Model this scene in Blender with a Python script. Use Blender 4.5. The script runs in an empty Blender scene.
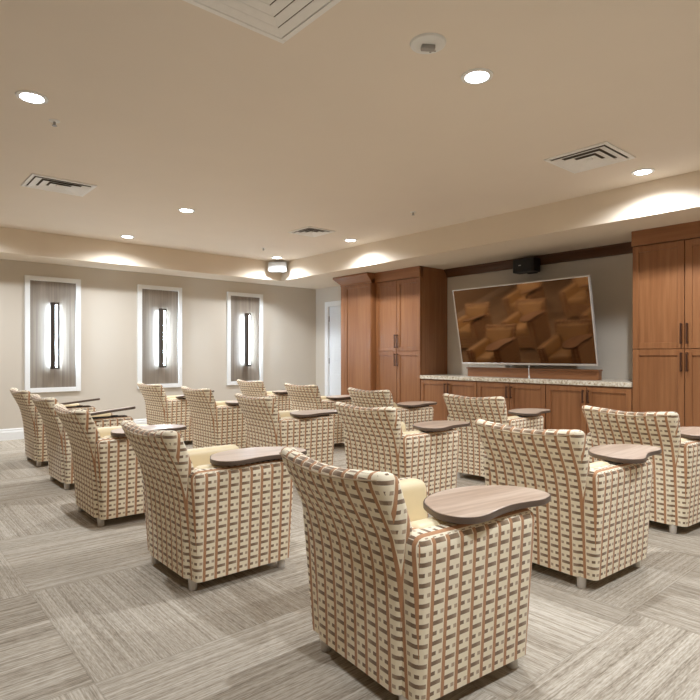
import bpy, bmesh, math, random
from math import sin, cos, pi, radians
from mathutils import Vector, Matrix
random.seed(4)
S = bpy.context.scene
COL = S.collection

# ------------------------------------------------------------------ materials
class NT:
    """small helper round a node tree"""
    def __init__(self, name):
        self.m = bpy.data.materials.new(name); self.m.use_nodes = True
        self.t = self.m.node_tree; self.n = self.t.nodes; self.l = self.t.links
        self.b = self.n['Principled BSDF']
    def node(self, typ, **kw):
        x = self.n.new(typ)
        for k, v in kw.items(): setattr(x, k, v)
        return x
    def put(self, sock, v):
        if hasattr(v, 'is_output') or isinstance(v, bpy.types.NodeSocket): self.l.new(v, sock)
        else: sock.default_value = v
    def math(self, op, a, b=0.0, c=None, clamp=False):
        x = self.node('ShaderNodeMath', operation=op, use_clamp=clamp)
        self.put(x.inputs[0], a); self.put(x.inputs[1], b)
        if c is not None: self.put(x.inputs[2], c)
        return x.outputs[0]
    def mix(self, f, a, b):
        x = self.node('ShaderNodeMix', data_type='RGBA')
        self.put(x.inputs[0], f); self.put(x.inputs[6], a); self.put(x.inputs[7], b)
        return x.outputs[2]
    def ramp(self, f, stops):
        x = self.node('ShaderNodeValToRGB'); r = x.color_ramp
        while len(r.elements) < len(stops): r.elements.new(0.5)
        for e, (p, c) in zip(r.elements, stops): e.position = p; e.color = c
        self.put(x.inputs[0], f); return x.outputs[0]
    def coord(self, which='Object'):
        return self.node('ShaderNodeTexCoord').outputs[which]
    def mapping(self, v, scale=(1, 1, 1), loc=(0, 0, 0), rot=(0, 0, 0)):
        x = self.node('ShaderNodeMapping'); self.put(x.inputs[0], v)
        self.put(x.inputs[1], loc); x.inputs[2].default_value = rot; x.inputs[3].default_value = scale
        return x.outputs[0]
    def noise(self, v, scale=5.0, detail=3.0, rough=0.55):
        x = self.node('ShaderNodeTexNoise'); self.put(x.inputs['Vector'], v)
        x.inputs['Scale'].default_value = scale; x.inputs['Detail'].default_value = detail
        x.inputs['Roughness'].default_value = rough
        return x.outputs[0]
    def bump(self, h, strength=0.2, dist=0.01):
        x = self.node('ShaderNodeBump'); x.inputs['Strength'].default_value = strength
        x.inputs['Distance'].default_value = dist; self.put(x.inputs['Height'], h)
        self.l.new(x.outputs[0], self.b.inputs['Normal'])
    def base(self, c, rough=0.5, metal=0.0, spec=None):
        self.put(self.b.inputs['Base Color'], c); self.put(self.b.inputs['Roughness'], rough)
        self.b.inputs['Metallic'].default_value = metal
        if spec is not None: self.b.inputs['Specular IOR Level'].default_value = spec

def c4(*c): return (c[0], c[1], c[2], 1.0)

def plain(name, col, rough=0.5, metal=0.0, var=0.04, scale=30, spec=None):
    q = NT(name); n = q.noise(q.coord(), scale, 2)
    q.base(q.mix(n, c4(*[x * (1 - var) for x in col]), c4(*[min(1, x * (1 + var)) for x in col])), rough, metal, spec)
    return q.m

def paint(name, col):
    q = NT(name); n = q.noise(q.coord(), 160, 3)
    q.base(q.mix(q.noise(q.coord(), 2.0, 2), c4(*[x * .975 for x in col]), c4(*[min(1, x * 1.025) for x in col])), 0.75, 0, .3)
    q.bump(n, 0.08, 0.004); return q.m

def wood(name, dark, mid, light, rough=0.35, scale=(26, 26, 1.3), coat=0.0, rot=(0, 0, 0)):
    q = NT(name)
    oi = q.node('ShaderNodeObjectInfo').outputs['Random']
    off = q.node('ShaderNodeCombineXYZ'); q.put(off.inputs[0], q.math('MULTIPLY', oi, 40)); q.put(off.inputs[2], q.math('MULTIPLY', oi, 23))
    v = q.mapping(q.coord(), scale, off.outputs[0], rot)
    n1 = q.noise(v, 1.0, 5, .62)
    n2 = q.noise(q.mapping(q.coord(), tuple(s * .18 for s in scale), off.outputs[0], rot), 1.0, 2)
    f = q.math('ADD', q.math('MULTIPLY', n1, .65), q.math('MULTIPLY', n2, .35))
    q.base(q.ramp(f, [(.30, c4(*dark)), (.5, c4(*mid)), (.70, c4(*light))]), rough)
    q.b.inputs['Coat Weight'].default_value = coat; q.b.inputs['Coat Roughness'].default_value = .25
    q.bump(n1, .06, .002)
    return q.m

def fabric():
    q = NT('woven_basket_fabric')
    uv = q.node('ShaderNodeSeparateXYZ'); q.put(uv.inputs[0], q.coord('UV'))
    pu, pv = .0600, .0635
    u = q.math('DIVIDE', uv.outputs[0], pu); v = q.math('DIVIDE', uv.outputs[1], pv)
    fu = q.math('FRACT', q.math('ADD', u, 500.41)); fv = q.math('FRACT', q.math('ADD', v, 500.3))
    lt = lambda a, b: q.math('LESS_THAN', a, b)
    gt = lambda a, b: q.math('GREATER_THAN', a, b)
    mul = lambda a, b: q.math('MULTIPLY', a, b)
    stripe = lt(fu, .24)
    notst = q.math('SUBTRACT', 1.0, stripe)
    bar = mul(mul(notst, lt(fv, .22)), lt(fu, .93))
    st_v = mul(gt(fv, .50), lt(fv, .70))
    stubL = mul(mul(notst, lt(fu, .52)), st_v)
    stubR = mul(mul(gt(fu, .72), lt(fu, .95)), st_v)
    fine = q.noise(q.mapping(q.coord('UV'), (900, 900, 1)), 1.0, 1)
    big = q.noise(q.mapping(q.coord('UV'), (9, 9, 1)), 1.0, 2)
    cream = q.mix(fine, c4(.78, .685, .50), c4(.90, .83, .67))
    cream = q.mix(q.math('MULTIPLY', big, .5), cream, c4(.82, .69, .48))
    brown = q.mix(fine, c4(.375, .18, .083), c4(.52, .285, .15))
    dark = q.mix(fine, c4(.17, .108, .062), c4(.27, .185, .12))
    grey = q.mix(fine, c4(.38, .285, .195), c4(.52, .40, .285))
    barc = q.mix(q.math('MULTIPLY', q.math('SUBTRACT', fu, .5), 1.6, clamp=True), dark, grey)
    c = q.mix(stripe, cream, brown)
    c = q.mix(bar, c, barc); c = q.mix(stubL, c, dark); c = q.mix(stubR, c, grey)
    q.base(c, .85, 0, .25)
    q.b.inputs['Sheen Weight'].default_value = .15
    rise = q.math('ADD', q.math('MULTIPLY', fine, .5), q.math('ADD', bar, stripe))
    q.bump(rise, .15, .002)
    return q.m

def carpet():
    q = NT('carpet_tiles')
    co = q.coord(); sp = q.node('ShaderNodeSeparateXYZ'); q.put(sp.inputs[0], co)
    T = .97
    x = q.math('DIVIDE', q.math('SUBTRACT', sp.outputs[0], .6), T); y = q.math('DIVIDE', q.math('SUBTRACT', sp.outputs[1], 2.03), T)
    ix = q.math('FLOOR', x); iy = q.math('FLOOR', y)
    par = q.math('FLOORED_MODULO', q.math('ADD', ix, iy), 2.0)     # 0: runs along y, 1: along x
    fx = q.math('FRACT', q.math('ADD', x, 100)); fy = q.math('FRACT', q.math('ADD', y, 100))
    across = q.math('ADD', q.math('MULTIPLY', par, fy), q.math('MULTIPLY', q.math('SUBTRACT', 1.0, par), fx))
    along = q.math('ADD', q.math('MULTIPLY', par, fx), q.math('MULTIPLY', q.math('SUBTRACT', 1.0, par), fy))
    half = q.math('FLOOR', q.math('MULTIPLY', across, 2.0))        # two planks to a block
    seed = q.math('ADD', q.math('ADD', q.math('MULTIPLY', ix, 7.31), q.math('MULTIPLY', iy, 3.77)), q.math('MULTIPLY', half, 1.93))
    def streak(sa, sl, det, off):
        cb = q.node('ShaderNodeCombineXYZ')
        q.put(cb.inputs[0], q.math('MULTIPLY', across, sa)); q.put(cb.inputs[1], q.math('MULTIPLY', along, sl)); q.put(cb.inputs[2], q.math('ADD', seed, off))
        return q.noise(cb.outputs[0], 1.0, det, .6)
    s1 = streak(120, .9, 3, 0); s2 = streak(34, .6, 2, 31); s3 = streak(230, 24, 2, 77)
    wn = q.node('ShaderNodeTexWhiteNoise', noise_dimensions='1D'); q.put(wn.inputs['W'], seed)
    f = q.math('ADD', q.math('ADD', q.math('MULTIPLY', s1, .44), q.math('MULTIPLY', s2, .20)), q.math('MULTIPLY', s3, .36))
    f = q.math('ADD', f, q.math('MULTIPLY', q.math('SUBTRACT', wn.outputs[0], .5), .06))
    c = q.ramp(f, [(.36, c4(.22, .178, .128)), (.45, c4(.38, .325, .255)), (.53, c4(.52, .458, .372)), (.64, c4(.69, .628, .53))])
    pile = q.noise(co, 420, 2)
    c = q.mix(q.math('MULTIPLY', pile, .35), c, c4(.19, .16, .12))
    # seams between tiles
    ed = q.math('MINIMUM', q.math('MINIMUM', fx, q.math('SUBTRACT', 1.0, fx)), q.math('MINIMUM', fy, q.math('SUBTRACT', 1.0, fy)))
    c = q.mix(q.math('MULTIPLY', q.math('LESS_THAN', ed, .003), .2), c, c4(.10, .08, .055))
    q.base(c, .95, 0, .1); q.bump(q.math('ADD', pile, s1), .35, .004)
    return q.m

def granite():
    q = NT('speckled_granite'); co = q.coord()
    n = q.noise(co, 38, 4, .7); n2 = q.noise(co, 110, 2)
    c = q.ramp(n, [(.33, c4(.25, .16, .09)), (.42, c4(.60, .50, .36)), (.55, c4(.78, .72, .60)), (.7, c4(.86, .82, .73))])
    c = q.mix(q.math('LESS_THAN', n2, .36), c, c4(.30, .22, .15))
    q.base(c, .2); return q.m

def emit(name, col, strength):
    q = NT(name); q.base(c4(.9, .9, .9), .4)
    q.b.inputs['Emission Color'].default_value = c4(*col); q.b.inputs['Emission Strength'].default_value = strength
    q.b.inputs['Base Color'].default_value = c4(.9, .9, .9)
    return q.m

M = dict(
    wall=paint('beige_wall_paint', (.61, .548, .460)), ceil=paint('warm_ceiling_paint', (.81, .72, .615)),
    soff=paint('soffit_paint', (.76, .655, .525)),
    white=plain('white_trim_paint', (.82, .82, .80), .4), door=plain('white_door_paint', (.78, .80, .81), .4),
    cab=wood('stained_maple', (.20, .074, .024), (.275, .112, .041), (.35, .155, .062), .36, coat=.25),
    cab2=wood('stained_maple_sideways', (.20, .074, .024), (.275, .112, .041), (.35, .155, .062), .36, (26, 1.3, 26), coat=.25),
    dkwood=wood('dark_crown_wood', (.07, .026, .009), (.10, .039, .015), (.14, .058, .024), .4, (26, 1.3, 26)),
    gap=plain('dark_recess', (.02, .010, .006), .7),
    greywood=wood('grey_oak_panel', (.16, .125, .092), (.245, .20, .155), (.34, .285, .225), .5, (38, 38, .9)),
    tab=wood('walnut_laminate', (.25, .165, .11), (.37, .265, .19), (.48, .37, .28), .33, (34, 34, 34), rot=(0, 0, 0)),
    tabedge=plain('dark_edge_band', (.10, .065, .045), .4),
    fabric=fabric(), vinyl=plain('cream_vinyl', (.76, .63, .40), .42, var=.03),
    piping=plain('tan_piping', (.42, .31, .19), .7),
    leg=plain('light_grey_metal', (.62, .58, .53), .35, .15), hub=plain('black_swivel', (.03, .022, .018), .5),
    carpet=carpet(), granite=granite(),
    bronze=plain('dark_bronze', (.060, .043, .030), .5, .4), handle=plain('oil_rubbed_bronze', (.10, .045, .028), .35, .6),
    black=plain('black_plastic', (.016, .013, .011), .45), silver=plain('brushed_silver', (.72, .70, .68), .3, .6),
    dull=plain('grey_plastic', (.35, .33, .31), .4), vent=plain('white_grille_paint', (.88, .86, .83), .5),
    duct=plain('dark_duct', (.13, .10, .075), .8),
    spk=plain('white_speaker_plastic', (.50, .50, .485), .5), cable=plain('white_plastic', (.8, .8, .78), .4),
    lens=emit('downlight_lens', (.93, .97, 1.0), 14.0), acrylic=emit('white_lit_acrylic', (.62, .80, 1.0), 48.0),
)
def tablet_wood():
    q = NT('walnut_tablet_laminate'); co = q.coord()
    oi = q.node('ShaderNodeObjectInfo').outputs['Random']
    cb = q.node('ShaderNodeCombineXYZ'); q.put(cb.inputs[1], q.math('MULTIPLY', oi, 30))
    n = q.noise(q.mapping(co, (3.0, 48, 48), cb.outputs[0], (0, 0, .5)), 1.0, 5, .6)
    n2 = q.noise(q.mapping(co, (1.2, 9, 9), cb.outputs[0], (0, 0, .5)), 1.0, 2)
    f = q.math('ADD', q.math('MULTIPLY', n, .6), q.math('MULTIPLY', n2, .4))
    q.base(q.ramp(f, [(.32, c4(.36, .245, .17)), (.5, c4(.53, .395, .295)), (.68, c4(.68, .55, .44))]), .32)
    q.b.inputs['Coat Weight'].default_value = .25; q.b.inputs['Coat Roughness'].default_value = .3
    return q.m
M['tab'] = tablet_wood()
def tv_glass():
    q = NT('glossy_dark_screen'); q.base(c4(.175, .092, .046), .07, 1.0)
    n = q.noise(q.coord(), 3, 1); q.put(q.b.inputs['Roughness'], q.math('ADD', .04, q.math('MULTIPLY', n, .02)))
    return q.m
M['screen'] = tv_glass()

# ------------------------------------------------------------------ mesh helpers
def BM(): return bmesh.new()

def add_box(bm, x0, x1, y0, y1, z0, z1, bev=0.0, seg=2, mat=None):
    t = bmesh.new(); bmesh.ops.create_cube(t, size=1)
    for v in t.verts:
        v.co = Vector(((x0 + x1) / 2 + v.co.x * abs(x1 - x0), (y0 + y1) / 2 + v.co.y * abs(y1 - y0), (z0 + z1) / 2 + v.co.z * abs(z1 - z0)))
    if bev: bmesh.ops.bevel(t, geom=t.edges[:], offset=bev, segments=seg, profile=.6, affect='EDGES')
    if mat is not None: bmesh.ops.transform(t, matrix=mat, verts=t.verts)
    join(bm, t); return bm

def join(bm, t):
    me = bpy.data.meshes.new('tmp'); t.to_mesh(me); t.free(); bm.from_mesh(me); bpy.data.meshes.remove(me)

def add_cyl(bm, p0, p1, r0, r1=None, n=20, cap=True):
    r1 = r0 if r1 is None else r1
    p0, p1 = Vector(p0), Vector(p1); d = p1 - p0; L = d.length
    t = bmesh.new(); bmesh.ops.create_cone(t, cap_ends=cap, segments=n, radius1=r0, radius2=r1, depth=L)
    q = d.to_track_quat('Z', 'Y').to_matrix().to_4x4()
    bmesh.ops.transform(t, matrix=Matrix.Translation((p0 + p1) / 2) @ q, verts=t.verts); join(bm, t); return bm

def add_lathe(bm, prof, c=(0, 0, 0), n=36):
    c = Vector(c); rows = []
    for r, z in prof:
        rows.append([bm.verts.new(c + Vector((r * cos(2 * pi * i / n), r * sin(2 * pi * i / n), z))) for i in range(n)])
    for a, b in zip(rows, rows[1:]):
        for i in range(n): bm.faces.new((a[i], a[(i + 1) % n], b[(i + 1) % n], b[i]))
    bm.faces.new(rows[0][::-1]); bm.faces.new(rows[-1]); bmesh.ops.recalc_face_normals(bm, faces=bm.faces); return bm

def add_tube(bm, pts, r, n=8):
    pts = [Vector(p) for p in pts]; rows = []
    for i, p in enumerate(pts):
        d = (pts[min(i + 1, len(pts) - 1)] - pts[max(i - 1, 0)]).normalized()
        q = d.to_track_quat('Z', 'Y')
        rows.append([bm.verts.new(p + q @ Vector((r * cos(2 * pi * k / n), r * sin(2 * pi * k / n), 0))) for k in range(n)])
    for a, b in zip(rows, rows[1:]):
        for k in range(n): bm.faces.new((a[k], a[(k + 1) % n], b[(k + 1) % n], b[k]))
    bm.faces.new(rows[0][::-1]); bm.faces.new(rows[-1]); bmesh.ops.recalc_face_normals(bm, faces=bm.faces); return bm

def prism(bm, prof, axis, a0, a1):
    """extrude a closed 2-D profile along world axis 'x' or 'y'; prof in the other axis and z"""
    def P(p, a): return (a, p[0], p[1]) if axis == 'x' else (p[0], a, p[1])
    A = [bm.verts.new(P(p, a0)) for p in prof]; B = [bm.verts.new(P(p, a1)) for p in prof]
    n = len(prof)
    for i in range(n): bm.faces.new((A[i], A[(i + 1) % n], B[(i + 1) % n], B[i]))
    bm.faces.new(A[::-1]); bm.faces.new(B); bmesh.ops.recalc_face_normals(bm, faces=bm.faces); return bm

def rrect(cx, cy, hx, hy, r, k=4, m=8):
    r = min(r, hx * .98, hy * .98); out = []
    cs = [(cx + hx - r, cy + hy - r, 0), (cx - hx + r, cy + hy - r, pi / 2), (cx - hx + r, cy - hy + r, pi), (cx + hx - r, cy - hy + r, 1.5 * pi)]
    for ci, (a, b, t) in enumerate(cs):
        for j in range(k + 1):
            ang = t + (pi / 2) * j / k; out.append((a + r * cos(ang), b + r * sin(ang)))
        na, nb, nt = cs[(ci + 1) % 4]
        p = out[-1]; q = (na + r * cos(nt), nb + r * sin(nt))
        for j in range(1, m): out.append((p[0] + (q[0] - p[0]) * j / m, p[1] + (q[1] - p[1]) * j / m))
    return out

def loft(bm, rings):
    rows = [[bm.verts.new(p) for p in r] for r in rings]; n = len(rows[0])
    for a, b in zip(rows, rows[1:]):
        for i in range(n): bm.faces.new((a[i], a[(i + 1) % n], b[(i + 1) % n], b[i]))
    bm.faces.new(rows[0][::-1]); bm.faces.new(rows[-1])
    bmesh.ops.recalc_face_normals(bm, faces=bm.faces); return bm

def box_uv(bm):
    uv = bm.loops.layers.uv.new('UVMap')
    for f in bm.faces:
        n = f.normal; ax, ay, az = abs(n.x), abs(n.y), abs(n.z)
        for l in f.loops:
            p = l.vert.co
            if az > .8: l[uv].uv = (p.y, p.x)
            elif ax >= ay: l[uv].uv = (p.y, p.z)
            else: l[uv].uv = (p.x, p.z)

def obj(name, bm, mat, parent=None, smooth=False, loc=None, uv=False, sharp=40):
    """one mesh object; for a parented part the geometry is given in the thing's own frame"""
    if uv: bm.normal_update(); box_uv(bm)
    me = bpy.data.meshes.new(name); bm.to_mesh(me); bm.free()
    for mt in (mat if isinstance(mat, (list, tuple)) else [mat]): me.materials.append(mt)
    if smooth:
        me.shade_smooth()
        try: me.set_sharp_from_angle(angle=radians(sharp))
        except Exception: pass
    o = bpy.data.objects.new(name, me); COL.objects.link(o)
    if parent is not None: o.parent = parent
    if loc is not None: o.location = loc
    return o

def tag(o, label, cat, group=None):
    o['label'] = label; o['category'] = cat
    if group: o['group'] = group
    return o

def thing(name, label, cat, loc, group=None, rot=(0, 0, 0)):
    o = bpy.data.objects.new(name, None); COL.objects.link(o); o.empty_display_size = .1
    o.location = loc; o.rotation_euler = rot
    return tag(o, label, cat, group)

def rel(bm, root):
    """bm was laid out in world coordinates: bring it into the frame of an unrotated thing"""
    bmesh.ops.translate(bm, verts=bm.verts, vec=-Vector(root.location)); return bm

def struct(name, bm, mat, **kw):
    o = obj(name, bm, mat, **kw); o['kind'] = 'structure'; return o

def copy_thing(o, parent=None):
    c = o.copy(); COL.objects.link(c)
    if parent is not None: c.parent = parent; c.matrix_parent_inverse = o.matrix_parent_inverse
    for ch in o.children: copy_thing(ch, c)
    return c

# ------------------------------------------------------------------ room shell
XW, YW = 6.58, 8.62           # screen wall, sconce wall
XB, YB = -2.3, -1.9           # walls behind and to the right of the camera
SZ, CZ = 2.39, 2.70           # soffit underside, tray ceiling
SX, SY = 5.40, 8.05           # soffit faces
def room():
    b = add_box(BM(), XB - .1, XW + .1, YB - .1, YW + .1, -.1, 0); struct('floor', b, M['carpet'])
    b = add_box(BM(), XB - .1, XW + .1, YB - .1, YW + .1, CZ, CZ + .1); struct('ceiling', b, M['ceil'])
    struct('wall_left', add_box(BM(), XB - .1, XW + .1, YW, YW + .1, 0, CZ), M['wall'])
    struct('wall_right', add_box(BM(), XB - .1, XW + .1, YB - .1, YB, 0, CZ), M['wall'])
    struct('wall_back', add_box(BM(), XB - .1, XB, YB, YW, 0, CZ), M['wall'])
    # screen wall with the door opening cut out of it
    b = BM(); dy0, dy1, dz = 7.39, 8.25, 2.045
    add_box(b, XW, XW + .1, YB, dy0, 0, CZ); add_box(b, XW, XW + .1, dy1, YW, 0, CZ); add_box(b, XW, XW + .1, dy0, dy1, dz, CZ)
    struct('wall_front', b, M['wall'])
    # dropped soffits along the two walls
    struct('trim_1', add_box(BM(), XB, XW, SY, YW, SZ, CZ), M['soff'])
    struct('trim_2', add_box(BM(), SX, XW, YB, SY, SZ, CZ), M['soff'])
    # baseboards
    prof = [(YW, 0), (YW - .018, 0), (YW - .018, .105), (YW - .012, .118), (YW - .012, .138), (YW - .005, .150), (YW, .150)]
    struct('baseboard_left', prism(BM(), prof, 'x', XB, XW), M['white'])
    prof = [(XW, 0), (XW - .018, 0), (XW - .018, .105), (XW - .012, .118), (XW - .012, .138), (XW - .005, .150), (XW, .150)]
    struct('baseboard_front', prism(BM(), prof, 'y', 8.335, YW - .018), M['white'])
    # door with moulded panels, its casing and hinges
    b = BM(); F = XW
    add_box(b, F + .022, F + .062, dy0 + .004, dy1 - .022, .01, dz - .022)
    for (z0, z1) in ((.12, .80), (1.03, 1.90)):
        for (y0, y1) in ((dy0 + .13, dy1 - .15),):
            add_box(b, F + .012, F + .024, y0, y1, z0, z1, .008, 2)
            add_box(b, F + .004, F + .016, y0 + .05, y1 - .05, z0 + .05, z1 - .05, .006, 2)
    d = struct('door_1', b, M['door'])
    b = BM()
    add_box(b, F - .018, F + .10, dy1 - .018, dy1 + .075, 0, dz - .018, .004)
    add_box(b, F - .018, F + .10, dy0 - .075, dy0 + .002, 0, dz - .018, .004)
    add_box(b, F - .018, F + .10, dy0 - .075, dy1 + .075, dz - .018, dz + .075, .004)
    obj('door_frame', b, M['white'], d)
    for z in (.28, 1.02, 1.80):
        h = BM(); add_cyl(h, (F + .012, dy1 - .022, z - .05), (F + .012, dy1 - .022, z + .05), .009, n=12)
        obj('hinge', h, M['dull'], d, smooth=True)
room()

# ------------------------------------------------------------------ chairs
W0, W1, ZB, ZA, ZT = .311, .344, .058, .580, .783
def lerp(a, b, t): return a + (b - a) * t
def smooth01(t): t = max(0, min(1, t)); return t * t * (3 - 2 * t)
PROF = [(ZB, -.012), (.20, -.016), (.32, -.022), (.42, -.030), (.50, -.042), (.57, -.058), (.64, -.086), (.70, -.112), (.745, -.132), (ZT, -.146)]
def xr(z):
    if z <= PROF[0][0]: return PROF[0][1]
    for (a, xa), (b, xb) in zip(PROF, PROF[1:]):
        if z <= b: return lerp(xa, xb, (z - a) / (b - a))
    return PROF[-1][1]
def back_w(z): return lerp(.236, .312, ((z - ZB) / (ZT - ZB)) ** 1.15)
def bend(x, y, z, hw):
    """the back is hollow along its top edge and curves forward at both wings"""
    k = smooth01((z - .42) / .33); q = min(1.0, (y / hw) ** 2)
    return (x + .026 * k * (q - 1) , y, z - .026 * k * (1 - q))
T_SH = .082
def shell_ring(z, inset=0.0, zz=None):
    zz = z if zz is None else zz; hw = back_w(z)
    return [bend(x, y, zz, hw) for x, y in rrect(xr(z) + T_SH / 2, 0, T_SH / 2 - inset, hw - inset, .030 - inset * .6, 4, 12)]
def make_back():
    zs = [ZB, .12, .20, .28, .36, .42, .47, .52, .57, .61, .65, .69, .715, .737]
    rings = [shell_ring(z) for z in zs]; R = .034
    for a in (20, 45, 68, 84):
        s = radians(a); rings.append(shell_ring(ZT - R + R * sin(s), R * (1 - cos(s))))
    return loft(BM(), rings)
def cushion_ring(z, inset=0.0):
    hw = back_w(z) - .045; k = smooth01((z - .575) / .02)
    h = lerp(.188, hw, k); t = .06
    c = xr(z) + T_SH - .008
    return [bend(x, y, z, back_w(z)) for x, y in rrect(c, 0, t / 2 - inset, h - inset, .028 - inset * .5, 5, 8)]
def make_cushion():
    rings = [cushion_ring(z) for z in (.36, .42, .50, .56, .575, .585, .60, .65, .69, .715)]
    R = .022
    for a in (20, 45, 68, 84):
        s = radians(a); rings.append(cushion_ring(.737 - R + R * sin(s), R * (1 - cos(s))))
    return loft(BM(), rings)
def arm_ring(z, sgn, inset=0.0, x0=None, x1=None, th=.140):
    t = (z - ZB) / (ZA - ZB)
    a = lerp(.006, -.026, t) if x0 is None else x0; b = lerp(.540, .552, t) if x1 is None else x1
    yo = lerp(W0, W1, t); yi = yo - th
    return [(x, sgn * y, z) for x, y in rrect((a + b) / 2, (yo + yi) / 2, (b - a) / 2 - inset, th / 2 - inset, .030 - .5 * inset, 4, 6)]
def make_arm(sgn):
    rings = [arm_ring(z, sgn) for z in (ZB, .15, .25, .35, .45, .50, .534)]
    R = .038
    for a in (20, 45, 68, 84):
        s = radians(a); rings.append(arm_ring(ZA - R + R * sin(s), sgn, R * (1 - cos(s))))
    return loft(BM(), rings)
def make_arm_pad(sgn):
    rings = []
    for z, ins in ((.30, 0), (.40, 0), (.50, 0), (.552, 0), (.568, .003), (.579, .010), (.586, .021), (.589, .034)):
        yo = lerp(W0, W1, (z - ZB) / (ZA - ZB)) - (.140 - .082); yi = yo - .094
        rings.append([(x, sgn * y, z) for x, y in rrect((.03 + .530) / 2, (yo + yi) / 2, .25 - ins, .047 - ins, .03 - ins * .6, 4, 5)])
    return loft(BM(), rings)
def make_seat():
    rings = []
    for z, ins in ((.300, .012), (.312, .003), (.33, 0), (.385, 0), (.407, .006), (.421, .018), (.429, .04)):
        rings.append([(x, y, z + (.012 * (1 - (y / .22) ** 2) if z > .41 else 0)) for x, y in rrect(.295, 0, .252 - ins, .192 - ins, .04, 5, 7)])
    return loft(BM(), rings)
# writing tablet: outline about its pivot, nose pointing +x, hollow on the outer side
OUT = [(-.235, .055), (-.195, .125), (-.113, .180), (.0, .210), (.12, .206), (.215, .168), (.284, .116), (.312, .055), (.314, -.008), (.285, -.058),
       (.205, -.084), (.130, -.077), (.050, -.074), (-.045, -.092), (-.120, -.112), (-.185, -.112), (-.235, -.078), (-.255, -.015)]
def spline(pts, k=5):
    n = len(pts); out = []
    for i in range(n):
        p0, p1, p2, p3 = [Vector(pts[(i + j) % n]) for j in (-1, 0, 1, 2)]
        for j in range(k):
            t = j / k
            out.append(.5 * ((2 * p1) + (p2 - p0) * t + (2 * p0 - 5 * p1 + 4 * p2 - p3) * t * t + (3 * p1 - p0 - 3 * p2 + p3) * t ** 3))
    return out
OUT = [(x * .93, y) for x, y in OUT]
OUTS = spline(OUT)
def outline(inset, z):
    n = len(OUTS); r = []
    for i in range(n):
        d = (OUTS[(i + 1) % n] - OUTS[i - 1]).normalized(); nrm = Vector((-d.y, d.x))
        r.append((OUTS[i].x - nrm.x * -inset, OUTS[i].y - nrm.y * -inset, z))
    return r
# OUT runs clockwise: (-d.y, d.x) points outward, so a negative inset shrinks
def make_tablet_top(): return loft(BM(), [outline(-.0045, 0), outline(-.0045, .0218), outline(-.006, .0225)])
def make_tablet_edge():
    b = BM(); rows = [[b.verts.new(p) for p in outline(i, z)] for i, z in ((-.004, .0205), (-.001, .0212), (0, .019), (.0005, .011), (0, .003), (-.003, 0), (-.006, .0005))]
    n = len(rows[0])
    for a, c in zip(rows, rows[1:]):
        for i in range(n): b.faces.new((a[i], a[(i + 1) % n], c[(i + 1) % n], c[i]))
    bmesh.ops.recalc_face_normals(b, faces=b.faces); return b
PIV = (.40, -.268, ZA)

def make_chair():
    t = thing('tablet_armchair', '', 'chair', (0, 0, 0), 'patterned tablet armchairs in three rows')
    obj('back_shell', make_back(), M['fabric'], t, True, uv=True, sharp=60)
    obj('back_cushion', make_cushion(), M['vinyl'], t, True, sharp=60)
    obj('seat_cushion', make_seat(), M['vinyl'], t, True, sharp=60)
    b = BM(); add_box(b, .05, .535, -.235, .235, ZB, .302, .008); obj('seat_base', b, M['fabric'], t, False, uv=True)
    for s in (1, -1):
        a = obj('armrest', make_arm(s), M['fabric'], t, True, uv=True, sharp=60)
        obj('inner_pad', make_arm_pad(s), M['vinyl'], a, True, sharp=60)
    # piping round the rear edge of the top
    z = ZT - .022; hw = back_w(z)
    pts = [bend(xr(z) + .001, y, z, hw) for y in [hw * (-.93 + 1.86 * i / 24) for i in range(25)]]
    obj('piping', add_tube(BM(), pts, .0028, 6), M['piping'], t, True)
    for x, y in ((.026, .228), (.026, -.228), (.507, .262), (.507, -.262)):
        b = add_lathe(BM(), [(.018, 0), (.020, .003), (.022, .045), (.022, ZB + .004)], (x, y, 0), 18)
        obj('leg', b, M['leg'], t, True)
    # tablet: bracket on the arm, swivel post, top with an edge band
    tb = obj('writing_tablet', make_tablet_top(), M['tab'], t, False, loc=(PIV[0], PIV[1], ZA + .014))
    obj('edge_band', make_tablet_edge(), M['tabedge'], tb, True)
    b = BM(); add_box(b, -.19, .10, -.035, .035, -.004, .010, .003); add_cyl(b, (0, 0, -.01), (0, 0, .016), .03, n=18)
    obj('swivel_bracket', b, M['hub'], t, False, loc=PIV)
    return t

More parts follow.
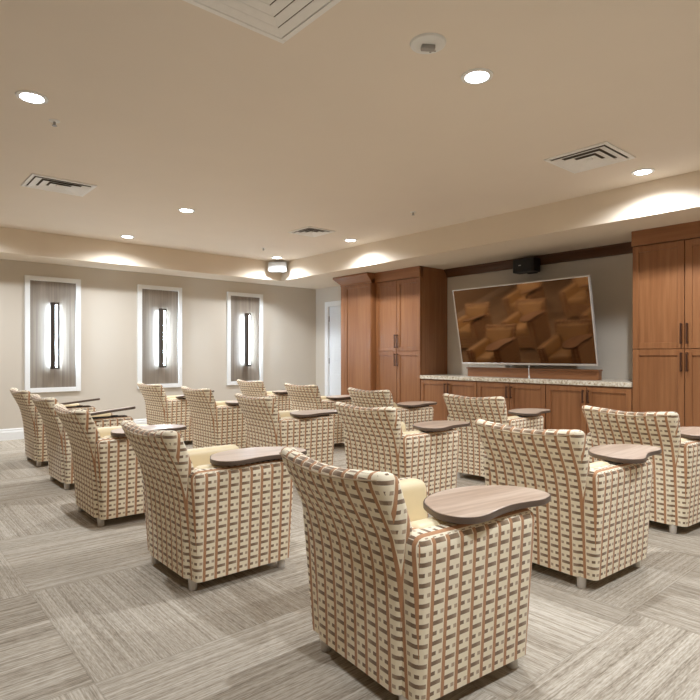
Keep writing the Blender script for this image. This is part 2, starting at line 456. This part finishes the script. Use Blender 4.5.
# (x, y, yaw in degrees, tablet yaw, tablet tilt, label)
CH = [
 (1.290, 1.462, -4.9, -3, 0, 'woven-pattern armchair nearest the camera, largest, brown tablet in full view'),
 (1.172, 2.765, -0.2, -6, 0, 'woven-pattern armchair second from the camera in the back row'),
 (1.162, 4.108, -0.4, 4, 0, 'woven-pattern armchair in the middle of the back row, left side of photo'),
 (1.271, 5.361, 0.1, 4, 5, 'fourth armchair of the back row from the camera, with a tilted-up tablet'),
 (1.325, 6.604, 0.1, 2, 5, 'armchair at the far left edge of photo, end of back row near the sconce wall'),
 (2.615, 1.562, -2.9, 6, 0, 'woven-pattern armchair at right with pale notched tablet, near end of middle row'),
 (2.78, 2.95, -1.0, 3, 0, 'woven-pattern armchair directly behind the nearest one, second in the middle row'),
 (2.692, 4.286, -3.3, 4, 0, 'woven-pattern armchair in the exact middle of the middle row, third of five'),
 (2.833, 5.722, -0.1, 0, 0, 'fourth armchair of the middle row, below the gap between middle and right sconce panels'),
 (2.803, 6.953, 1.7, 6, 6, 'armchair at the far end of the middle row, under the middle sconce panel'),
 (3.86, 1.592, -3.8, 6, 0, 'woven-pattern armchair at far right in front of the tall right cabinet'),
 (4.129, 3.035, 2.9, 4, 0, 'front-row armchair in front of the low cabinets under the television'),
 (4.067, 4.303, -0.3, 4, 0, 'front-row armchair in front of the left tall wooden cabinets'),
 (4.125, 5.582, 0.7, 2, 0, 'front-row armchair in front of the white door'),
 (4.2, 6.9, 1.0, 0, 0, 'smallest, farthest armchair, end of front row below the right sconce panel'),
]
SHIFT = {0: -.035, 1: -.02, 2: -.055, 3: -.07, 4: -.05, 5: .075, 6: .06, 11: .08, 12: -.01}
proto = make_chair()
for i, (x, y, yaw, ty, tilt, lab) in enumerate(CH):
    o = proto if i == 0 else copy_thing(proto)
    o.location = (x, y, 0); o.rotation_euler = (0, 0, radians(yaw)); o['label'] = lab
    for ch in o.children:
        if ch.name.startswith('writing_tablet'):
            ch.rotation_euler = (radians(-6 if tilt else 0), radians(-tilt), radians(ty)); ch.location.x += SHIFT.get(i, 0)
            if tilt: ch.location.z += .022

# ------------------------------------------------------------------ sconces on framed panels
PZ0, PZ1 = .615, 2.203
where = ['left', 'middle', 'right']
for i, cx in enumerate((2.003, 3.520, 5.031)):
    hw = .352
    t = thing('wall_panel', f'{where[i]} of three tall white-framed grey wood panels on the beige wall', 'panel', (cx, YW, PZ0), 'framed wood panels on the side wall')
    b = BM(); fw = .062
    for (x0, x1, z0, z1) in ((-hw, -hw + fw, 0, PZ1 - PZ0), (hw - fw, hw, 0, PZ1 - PZ0), (-hw + fw, hw - fw, 0, fw), (-hw + fw, hw - fw, PZ1 - PZ0 - fw, PZ1 - PZ0)):
        add_box(b, x0, x1, -.034, 0, z0, z1, .004)
    obj('panel_frame', b, M['white'], t)
    b = add_box(BM(), -hw + fw - .005, hw - fw + .005, -.014, 0, fw - .005, PZ1 - PZ0 - fw + .005)
    obj('panel_board', b, M['greywood'], t)
    zc0, zc1 = .935, 1.845; Y0 = YW - .014
    t = thing('wall_sconce', f'lit bronze bar sconce on the {where[i]} framed wood panel', 'lamp', (cx, Y0, zc0), 'bar sconces on the framed panels')
    H = zc1 - zc0
    obj('back_plate', add_box(BM(), -.012, .012, -.05, 0, .03, H - .03, .004), M['bronze'], t)
    b = add_cyl(BM(), (0, -.090, .03), (0, -.090, H - .03), .040, n=24); obj('diffuser', b, M['acrylic'], t, True)
    for s in (-1, 1):                      # two curved bronze strips with an open slit between them
        b = BM(); rows = []
        n = 10
        a0, a1 = (radians(-68), radians(-8)) if s > 0 else (radians(152), radians(262))
        rows = [[(r * cos(lerp(a0, a1, k / n)), -.090 + r * sin(lerp(a0, a1, k / n))) for r in (.046, .056)] for k in range(n + 1)]
        prof = [p[0] for p in rows] + [p[1] for p in reversed(rows)]
        A = [b.verts.new((p[0], p[1], .01)) for p in prof]; B = [b.verts.new((p[0], p[1], H - .01)) for p in prof]
        m = len(prof)
        for k in range(m): b.faces.new((A[k], A[(k + 1) % m], B[(k + 1) % m], B[k]))
        for k in range(n):
            for V, fl in ((A, 0), (B, 1)):
                f = (V[k], V[k + 1], V[m - 2 - k], V[m - 1 - k]); b.faces.new(f if fl else f[::-1])
        bmesh.ops.recalc_face_normals(b, faces=b.faces)
        obj('cover_strip', b, M['bronze'], t, True)
    for z0, z1 in ((0, .032), (H - .032, H)):
        obj('end_cap', add_cyl(BM(), (0, -.090, z0), (0, -.090, z1), .058, n=28), M['bronze'], t, True)

# ------------------------------------------------------------------ built-in cabinets
FX = 5.98
def shaker(bm, x, y0, y1, z0, z1, rail=.062, th=.020):
    """frame-and-panel door whose face is at x, thickness towards +x"""
    for (a, b, c, d) in ((y0, y0 + rail, z0, z1), (y1 - rail, y1, z0, z1), (y0 + rail, y1 - rail, z0, z0 + rail), (y0 + rail, y1 - rail, z1 - rail, z1)):
        add_box(bm, x, x + th, a, b, c, d, .0025, 1)
    add_box(bm, x + .011, x + th, y0 + rail - .004, y1 - rail + .004, z0 + rail - .004, z1 - rail + .004)
    return bm
def pull(parent, root, x, y, z0, z1):
    b = BM()
    for z in (z0 + .012, z1 - .012): add_box(b, x - .026, x + .002, y - .006, y + .006, z - .006, z + .006, .001, 1)
    add_box(b, x - .032, x - .022, y - .008, y + .008, z0, z1, .002, 1)
    obj('handle', rel(b, root), M['handle'], parent)
def tall_unit(name, label, y0, y1, split, front=FX, crown_over=.018):
    t = thing(name, label, 'cabinet', (front, (y0 + y1) / 2, 0), 'tall wooden cabinets')
    b = BM(); add_box(b, front + .022, XW - .002, y0, y1, .0, SZ - .001); add_box(b, front + .006, front + .024, y0, y1, 0, .10)
    obj('body', rel(b, t), M['cab'], t)
    b = BM(); add_box(b, front - crown_over, front + .06, y0 - .0, y1 + .0, 2.236, SZ, .002, 1); obj('crown', rel(b, t), M['cab2'], t)
    g = .003; zs = ((1.187, 2.230), (.105, 1.181))
    for zi, (z0, z1) in enumerate(zs):
        for (a, c, hy) in ((y0 + .004, split - g, split - .026), (split + g, y1 - .004, split + .026)):
            d = obj('door', rel(shaker(BM(), front, a, c, z0, z1), t), M['cab'], t)
            if zi == 0: pull(d, t, front, hy, 1.232, 1.432)
            else: pull(d, t, front, hy, .965, 1.150)
    return t
tall_unit('tall_cabinet', 'tall four-door wooden cabinet right of the television', 1.516, 2.493, 2.004)
tall_unit('tall_cabinet', 'tall four-door wooden cabinet left of the television', 5.400, 6.318, 5.868)
# deeper tower with a single tall door and a flared crown
DX, D0, D1 = 5.89, 6.320, 7.04
t = thing('tall_cabinet', 'deeper single-door wooden cabinet beside the white door, flared crown', 'cabinet', (DX, (D0 + D1) / 2, 0), 'tall wooden cabinets')
b = BM(); add_box(b, DX + .014, XW - .002, D0, D1, 0, 2.30); obj('body', rel(b, t), M['cab'], t)
d = obj('door', rel(shaker(BM(), DX - .004, D0 + .012, D1 - .10, .10, 2.232, .05), t), M['cab'], t)
b = add_box(BM(), DX - .006, DX + .016, D1 - .098, D1, 0, 2.236, .002, 1); obj('stile', rel(b, t), M['cab'], t)
b = BM(); rings = []
for z, o in ((2.236, .008), (2.262, .008), (2.275, .020), (2.31, .050), (2.345, .082), (2.362, .090), (2.385, .090)):
    rings.append([(DX - o, D0, z), (XW - .002, D0, z), (XW - .002, D1 + o * 1.15, z), (DX - o, D1 + o * 1.15, z)])
loft(b, rings); obj('crown', rel(b, t), M['cab2'], t)

BY = (2.495, 3.463, 4.430, 5.398)
names = ['right', 'middle', 'left']
for k in range(3):
    y0, y1 = BY[k], BY[k + 1]; c = (y0 + y1) / 2
    t = thing('base_cabinet', f'{names[k]} low two-door wooden cabinet under the granite counter', 'cabinet', (FX, c, 0), 'low cabinets under the counter')
    b = BM(); add_box(b, FX + .022, XW - .002, y0, y1, .10, .792); add_box(b, FX + .07, XW - .002, y0, y1, 0, .10)
    obj('body', rel(b, t), M['cab'], t)
    for (a, e, hy) in ((y0 + .006, c - .003, c - .03), (c + .003, y1 - .006, c + .03)):
        d = obj('door', rel(shaker(BM(), FX, a, e, .108, .778, .055), t), M['cab'], t)
        pull(d, t, FX, hy, .60, .745)
b = add_box(BM(), FX - .012, XW, 2.495, 5.398, .793, .842, .004)
tag(obj('countertop', b, M['granite']), 'speckled cream granite countertop below the television', 'countertop')
# dark crown board over the television
b = prism(BM(), [(XW, SZ), (XW - .085, SZ), (XW - .085, SZ - .018), (XW - .05, SZ - .05), (XW - .028, SZ - .09), (XW - .028, SZ - .115), (XW, SZ - .115)], 'y', 2.495, 5.398)
struct('trim_3', b, M['dkwood'])
# wood riser on the counter
t = thing('wood_riser', 'long low wooden riser on the counter beneath the television', 'shelf', (6.26, 3.85, .842))
b = BM(); add_box(b, 6.22, 6.30, 2.955, 4.76, .842, .942, .003, 1); obj('riser_body', rel(b, t), M['cab2'], t)
b = BM(); add_box(b, 6.20, 6.31, 2.95, 4.765, .943, .962, .003, 1); obj('riser_top', rel(b, t), M['cab2'], t)
b = add_box(BM(), 6.205, 6.30, 4.15, 4.72, .963, .992, .006)
tag(obj('media_box', b, M['cable']), 'slim white box lying on the wooden riser, under the left end of television', 'media box')

# ------------------------------------------------------------------ television
TW, TH, TT = 1.865, 1.005, .036
tilt = math.atan2(6.15 - 5.945, 1.985 - 1.005)
tv = thing('television', 'large silver-framed flat television leaning out over the counter', 'television', (6.15, 3.862, 1.004), None, (0, -tilt, 0))
b = BM(); fr = .012
add_box(b, -.004, TT, -TW / 2, -TW / 2 + fr, 0, TH, .002, 1); add_box(b, -.004, TT, TW / 2 - fr, TW / 2, 0, TH, .002, 1)
add_box(b, -.004, TT, -TW / 2 + fr, TW / 2 - fr, TH - fr, TH, .002, 1); add_box(b, -.004, TT, -TW / 2 + fr, TW / 2 - fr, 0, .022, .002, 1)
obj('bezel', b, M['silver'], tv)
obj('screen', add_box(BM(), 0, .010, -TW / 2 + fr, TW / 2 - fr, .022, TH - fr), M['screen'], tv)
obj('back_housing', add_box(BM(), .010, TT + .03, -TW / 2 + .03, TW / 2 - .03, .03, TH - .03, .01), M['black'], tv)
b = BM(); add_box(b, TT + .03, TT + .06, -.30, .30, .34, .66)
for y in (-.16, .16): add_box(b, TT + .05, .455, y - .025, y + .025, .42, .52)
obj('wall_mount', b, M['black'], tv)
b = add_tube(BM(), [(6.11, 3.755, .999), (6.095, 3.752, .96), (6.088, 3.745, .91), (6.085, 3.74, .872)], .0042); 
add_box(b, 6.076, 6.094, 3.731, 3.749, .842, .876, .003, 1)
tag(obj('hanging_cable', b, M['cable']), 'short white cable hanging from the middle of television bottom to counter', 'cable')

# black speaker above the television
t = thing('wall_speaker', 'small black speaker mounted above the television on the dark crown', 'speaker', (6.44, 3.99, 2.20))
b = add_box(BM(), 6.34, 6.50, 3.835, 4.135, 2.178, 2.352, .012); obj('speaker_cabinet', rel(b, t), M['black'], t)
b = add_box(BM(), 6.334, 6.345, 3.85, 4.12, 2.192, 2.338, .006); obj('grille', rel(b, t), plain('speaker_cloth', (.02, .017, .014), .8), t)
b = add_box(BM(), 6.331, 6.336, 4.01, 4.045, 2.262, 2.272); obj('badge', rel(b, t), M['silver'], t)
b = BM(); add_box(b, 6.48, 6.56, 3.95, 4.02, 2.235, 2.275, .003); add_box(b, 6.548, 6.58, 3.92, 4.05, 2.18, 2.275, .003); obj('bracket', rel(b, t), M['black'], t)

# white speaker in the soffit corner, facing the room diagonally
t = thing('corner_speaker', 'white box speaker in the ceiling soffit corner', 'speaker', (5.24, 7.90, 2.50), None, (0, 0, radians(-135 + 4)))
rings = []
for x, h, w, r in ((-.10, .06, .09, .02), (-.09, .075, .115, .03), (.02, .085, .150, .035), (.075, .085, .155, .035), (.088, .080, .150, .03)):
    rings.append([(x, y, z + .085) for y, z in rrect(0, 0, w, h, r, 5, 2)])
obj('speaker_cabinet', loft(BM(), rings), M['spk'], t, True)
b = loft(BM(), [[(x, y, z + .085) for y, z in rrect(0, 0, w, h, .03, 5, 2)] for x, w, h in ((.086, .142, .072), (.094, .138, .068))]); obj('grille', b, M['spk'], t, True)
b = BM(); add_box(b, -.20, -.09, -.02, .02, .05, .10, .004); obj('bracket', b, M['dull'], t)

# ------------------------------------------------------------------ ceiling fittings
def vent(x0, x1, y0, y1, name, label, group, steps=4, cov=.88, dep=.02):
    cx, cy = (x0 + x1) / 2, (y0 + y1) / 2
    t = thing(name, label, 'vent', (cx, cy, CZ), group)
    hx, hy = (x1 - x0) / 2, (y1 - y0) / 2
    b = BM(); fw = .032
    for (a, c, d, e) in ((-hx, hx, -hy, -hy + fw), (-hx, hx, hy - fw, hy), (-hx, -hx + fw, -hy + fw, hy - fw), (hx - fw, hx, -hy + fw, hy - fw)):
        add_box(b, a, c, d, e, -.012, 0, .003, 1)
    obj('vent_frame', b, M['vent'], t)
    b = add_box(BM(), -hx + fw, hx - fw, -hy + fw, hy - fw, -.0015, 0); obj('duct_opening', b, M['duct'], t)
    # nested louvre cones
    sx, sy = hx - fw, hy - fw
    for k in range(steps):
        f0, f1 = 1 - k / (steps + .3) - .03, 1 - (k + cov) / (steps + .3) - .03
        bb = BM(); rings = []
        outer = [(-sx * f0, -sy * f0), (sx * f0, -sy * f0), (sx * f0, sy * f0), (-sx * f0, sy * f0)]
        inner = [(-sx * f1, -sy * f1), (sx * f1, -sy * f1), (sx * f1, sy * f1), (-sx * f1, sy * f1)]
        rows = [[bb.verts.new((p[0], p[1], z)) for p in P] for P, z in ((outer, -dep), (inner, -.0035), (inner, -.002), (outer, -dep + .002))]
        for a in range(4):
            A, B = rows[a], rows[(a + 1) % 4]
            for i in range(4): bb.faces.new((A[i], A[(i + 1) % 4], B[(i + 1) % 4], B[i]))
        bmesh.ops.recalc_face_normals(bb, faces=bb.faces)
        obj('louvre', bb, M['vent'], t)
    f = 1 - steps / (steps + .3)
    b = add_box(BM(), -sx * f, sx * f, -sy * f, sy * f, -.016, -.002, .002, 1); obj('centre_plate', b, M['vent'], t)
vent(1.00, 1.604, 1.77, 2.372, 'ceiling_vent', 'big square white ceiling vent cut by the top edge of photo', 'square ceiling vents', 4, .74, .014)
vent(4.15, 4.65, 1.91, 2.42, 'ceiling_vent', 'square white ceiling vent at right near the tall cabinet', 'square ceiling vents', 3)
vent(1.11, 1.65, 5.50, 5.95, 'ceiling_vent', 'square white ceiling vent at the left over the back row', 'square ceiling vents', 3)
vent(4.12, 4.54, 5.54, 5.98, 'ceiling_vent', 'small square ceiling vent far off near the soffit corner', 'square ceiling vents', 3)

LIGHTS = [
 (.785, 3.882, 'lit recessed downlight at upper left of photo', 'in'), (2.63, 1.946, 'lit recessed downlight beside the round ceiling strobe', 'in'),
 (2.664, 5.80, 'lit recessed downlight between left vent and soffit, right of a pair', 'in'), (2.66, 7.594, 'lit recessed downlight close to the sconce wall soffit', 'in'),
 (5.073, 2.024, 'lit recessed downlight beside the right ceiling vent', 'in'), (5.053, 5.839, 'lit recessed downlight over the left tall cabinets', 'in'),
 (5.048, 7.641, 'lit recessed downlight above the corner speaker', 'in'),
 (.785, 7.6, '', 'out'), (.785, .1, '', 'out'), (2.63, .1, '', 'out'), (5.06, .1, '', 'out')]  # unlabelled entries: unseen downlights added to light the room
LW = 118.0
for x, y, lab, io in LIGHTS:
    t = thing('ceiling_light', lab or 'unseen recessed downlight added to light the room, behind or beside the camera', 'light', (x, y, CZ), 'recessed downlights' if lab else 'unseen added downlights')
    b = BM(); add_lathe(b, [(.066, -.001), (.066, -.007), (.072, -.009), (.088, -.006), (.090, 0)], n=32); obj('trim_ring', b, M['white'], t, True)
    b = BM(); add_lathe(b, [(.064, -.004), (.064, -.0085), (.05, -.0115), (.001, -.013)], n=32); obj('lens', b, M['lens'], t, True)
    L = bpy.data.lights.new('downlight', 'SPOT'); L.spot_size = radians(163); L.spot_blend = 1.0; L.shadow_soft_size = .032; L.energy = LW; L.color = (.905, .968, 1.045)
    o = bpy.data.objects.new('downlight', L); COL.objects.link(o); o.parent = t; o.location = (0, 0, -.06)
# strobe
t = thing('strobe_alarm', 'round white ceiling fire strobe next to the bright downlight', 'alarm', (2.164, 1.902, CZ))
b = add_lathe(BM(), [(.001, -.014), (.06, -.016), (.07, -.016), (.088, -.010), (.092, 0)], n=40); obj('base_plate', b, M['cable'], t, True)
b = BM(); add_box(b, -.035, .035, -.018, .018, -.036, -.012, .006, mat=Matrix.Rotation(radians(-35), 4, 'Z')); obj('strobe_lens', b, M['dull'], t)
for (x, y) in ((.052, .03), (.062, .008)):
    b = add_cyl(BM(), (x, y, -.0175), (x, y, -.012), .006, n=10); obj('indicator', b, M['dull'], t)
for x, y, lab in ((.98, 4.18, 'small ceiling sprinkler head near the upper left downlight'), (4.59, 4.25, 'small ceiling sprinkler head over the television side of the room'), (4.46, 7.11, 'tiny ceiling sprinkler head left of the corner speaker')):
    t = thing('sprinkler_head', lab, 'sprinkler', (x, y, CZ), 'ceiling sprinkler heads')
    obj('escutcheon', add_lathe(BM(), [(.001, -.006), (.022, -.006), (.034, -.002), (.035, 0)], n=24), M['vent'], t, True)
    b = BM(); add_cyl(b, (0, 0, -.03), (0, 0, -.004), .008, n=10); add_cyl(b, (0, 0, -.034), (0, 0, -.030), .016, n=14); obj('nozzle', b, M['dull'], t)

# ------------------------------------------------------------------ camera, world, view
cam = bpy.data.cameras.new('camera'); co = bpy.data.objects.new('camera', cam); COL.objects.link(co)
cam.sensor_width = 36; cam.sensor_fit = 'HORIZONTAL'; cam.lens = 564.5 / 700 * 36; cam.shift_y = 5.5 / 700; cam.clip_start = .05
th = math.atan2(1003.5 - 350, 564.5)
co.location = (0, 0, 1.12); co.rotation_euler = (pi / 2, 0, th - pi / 2)
S.camera = co
w = bpy.data.worlds.new('world'); S.world = w; w.use_nodes = True
w.node_tree.nodes['Background'].inputs[0].default_value = (.9, .95, 1, 1); w.node_tree.nodes['Background'].inputs[1].default_value = .2
vs = S.view_settings; vs.view_transform = 'Standard'; vs.look = 'None'; vs.gamma = 1; vs.exposure = 0.2
try: vs.use_curve_mapping = False
except Exception: pass
S.cycles.use_denoising = True
S.cycles.max_bounces = 10; S.cycles.diffuse_bounces = 6
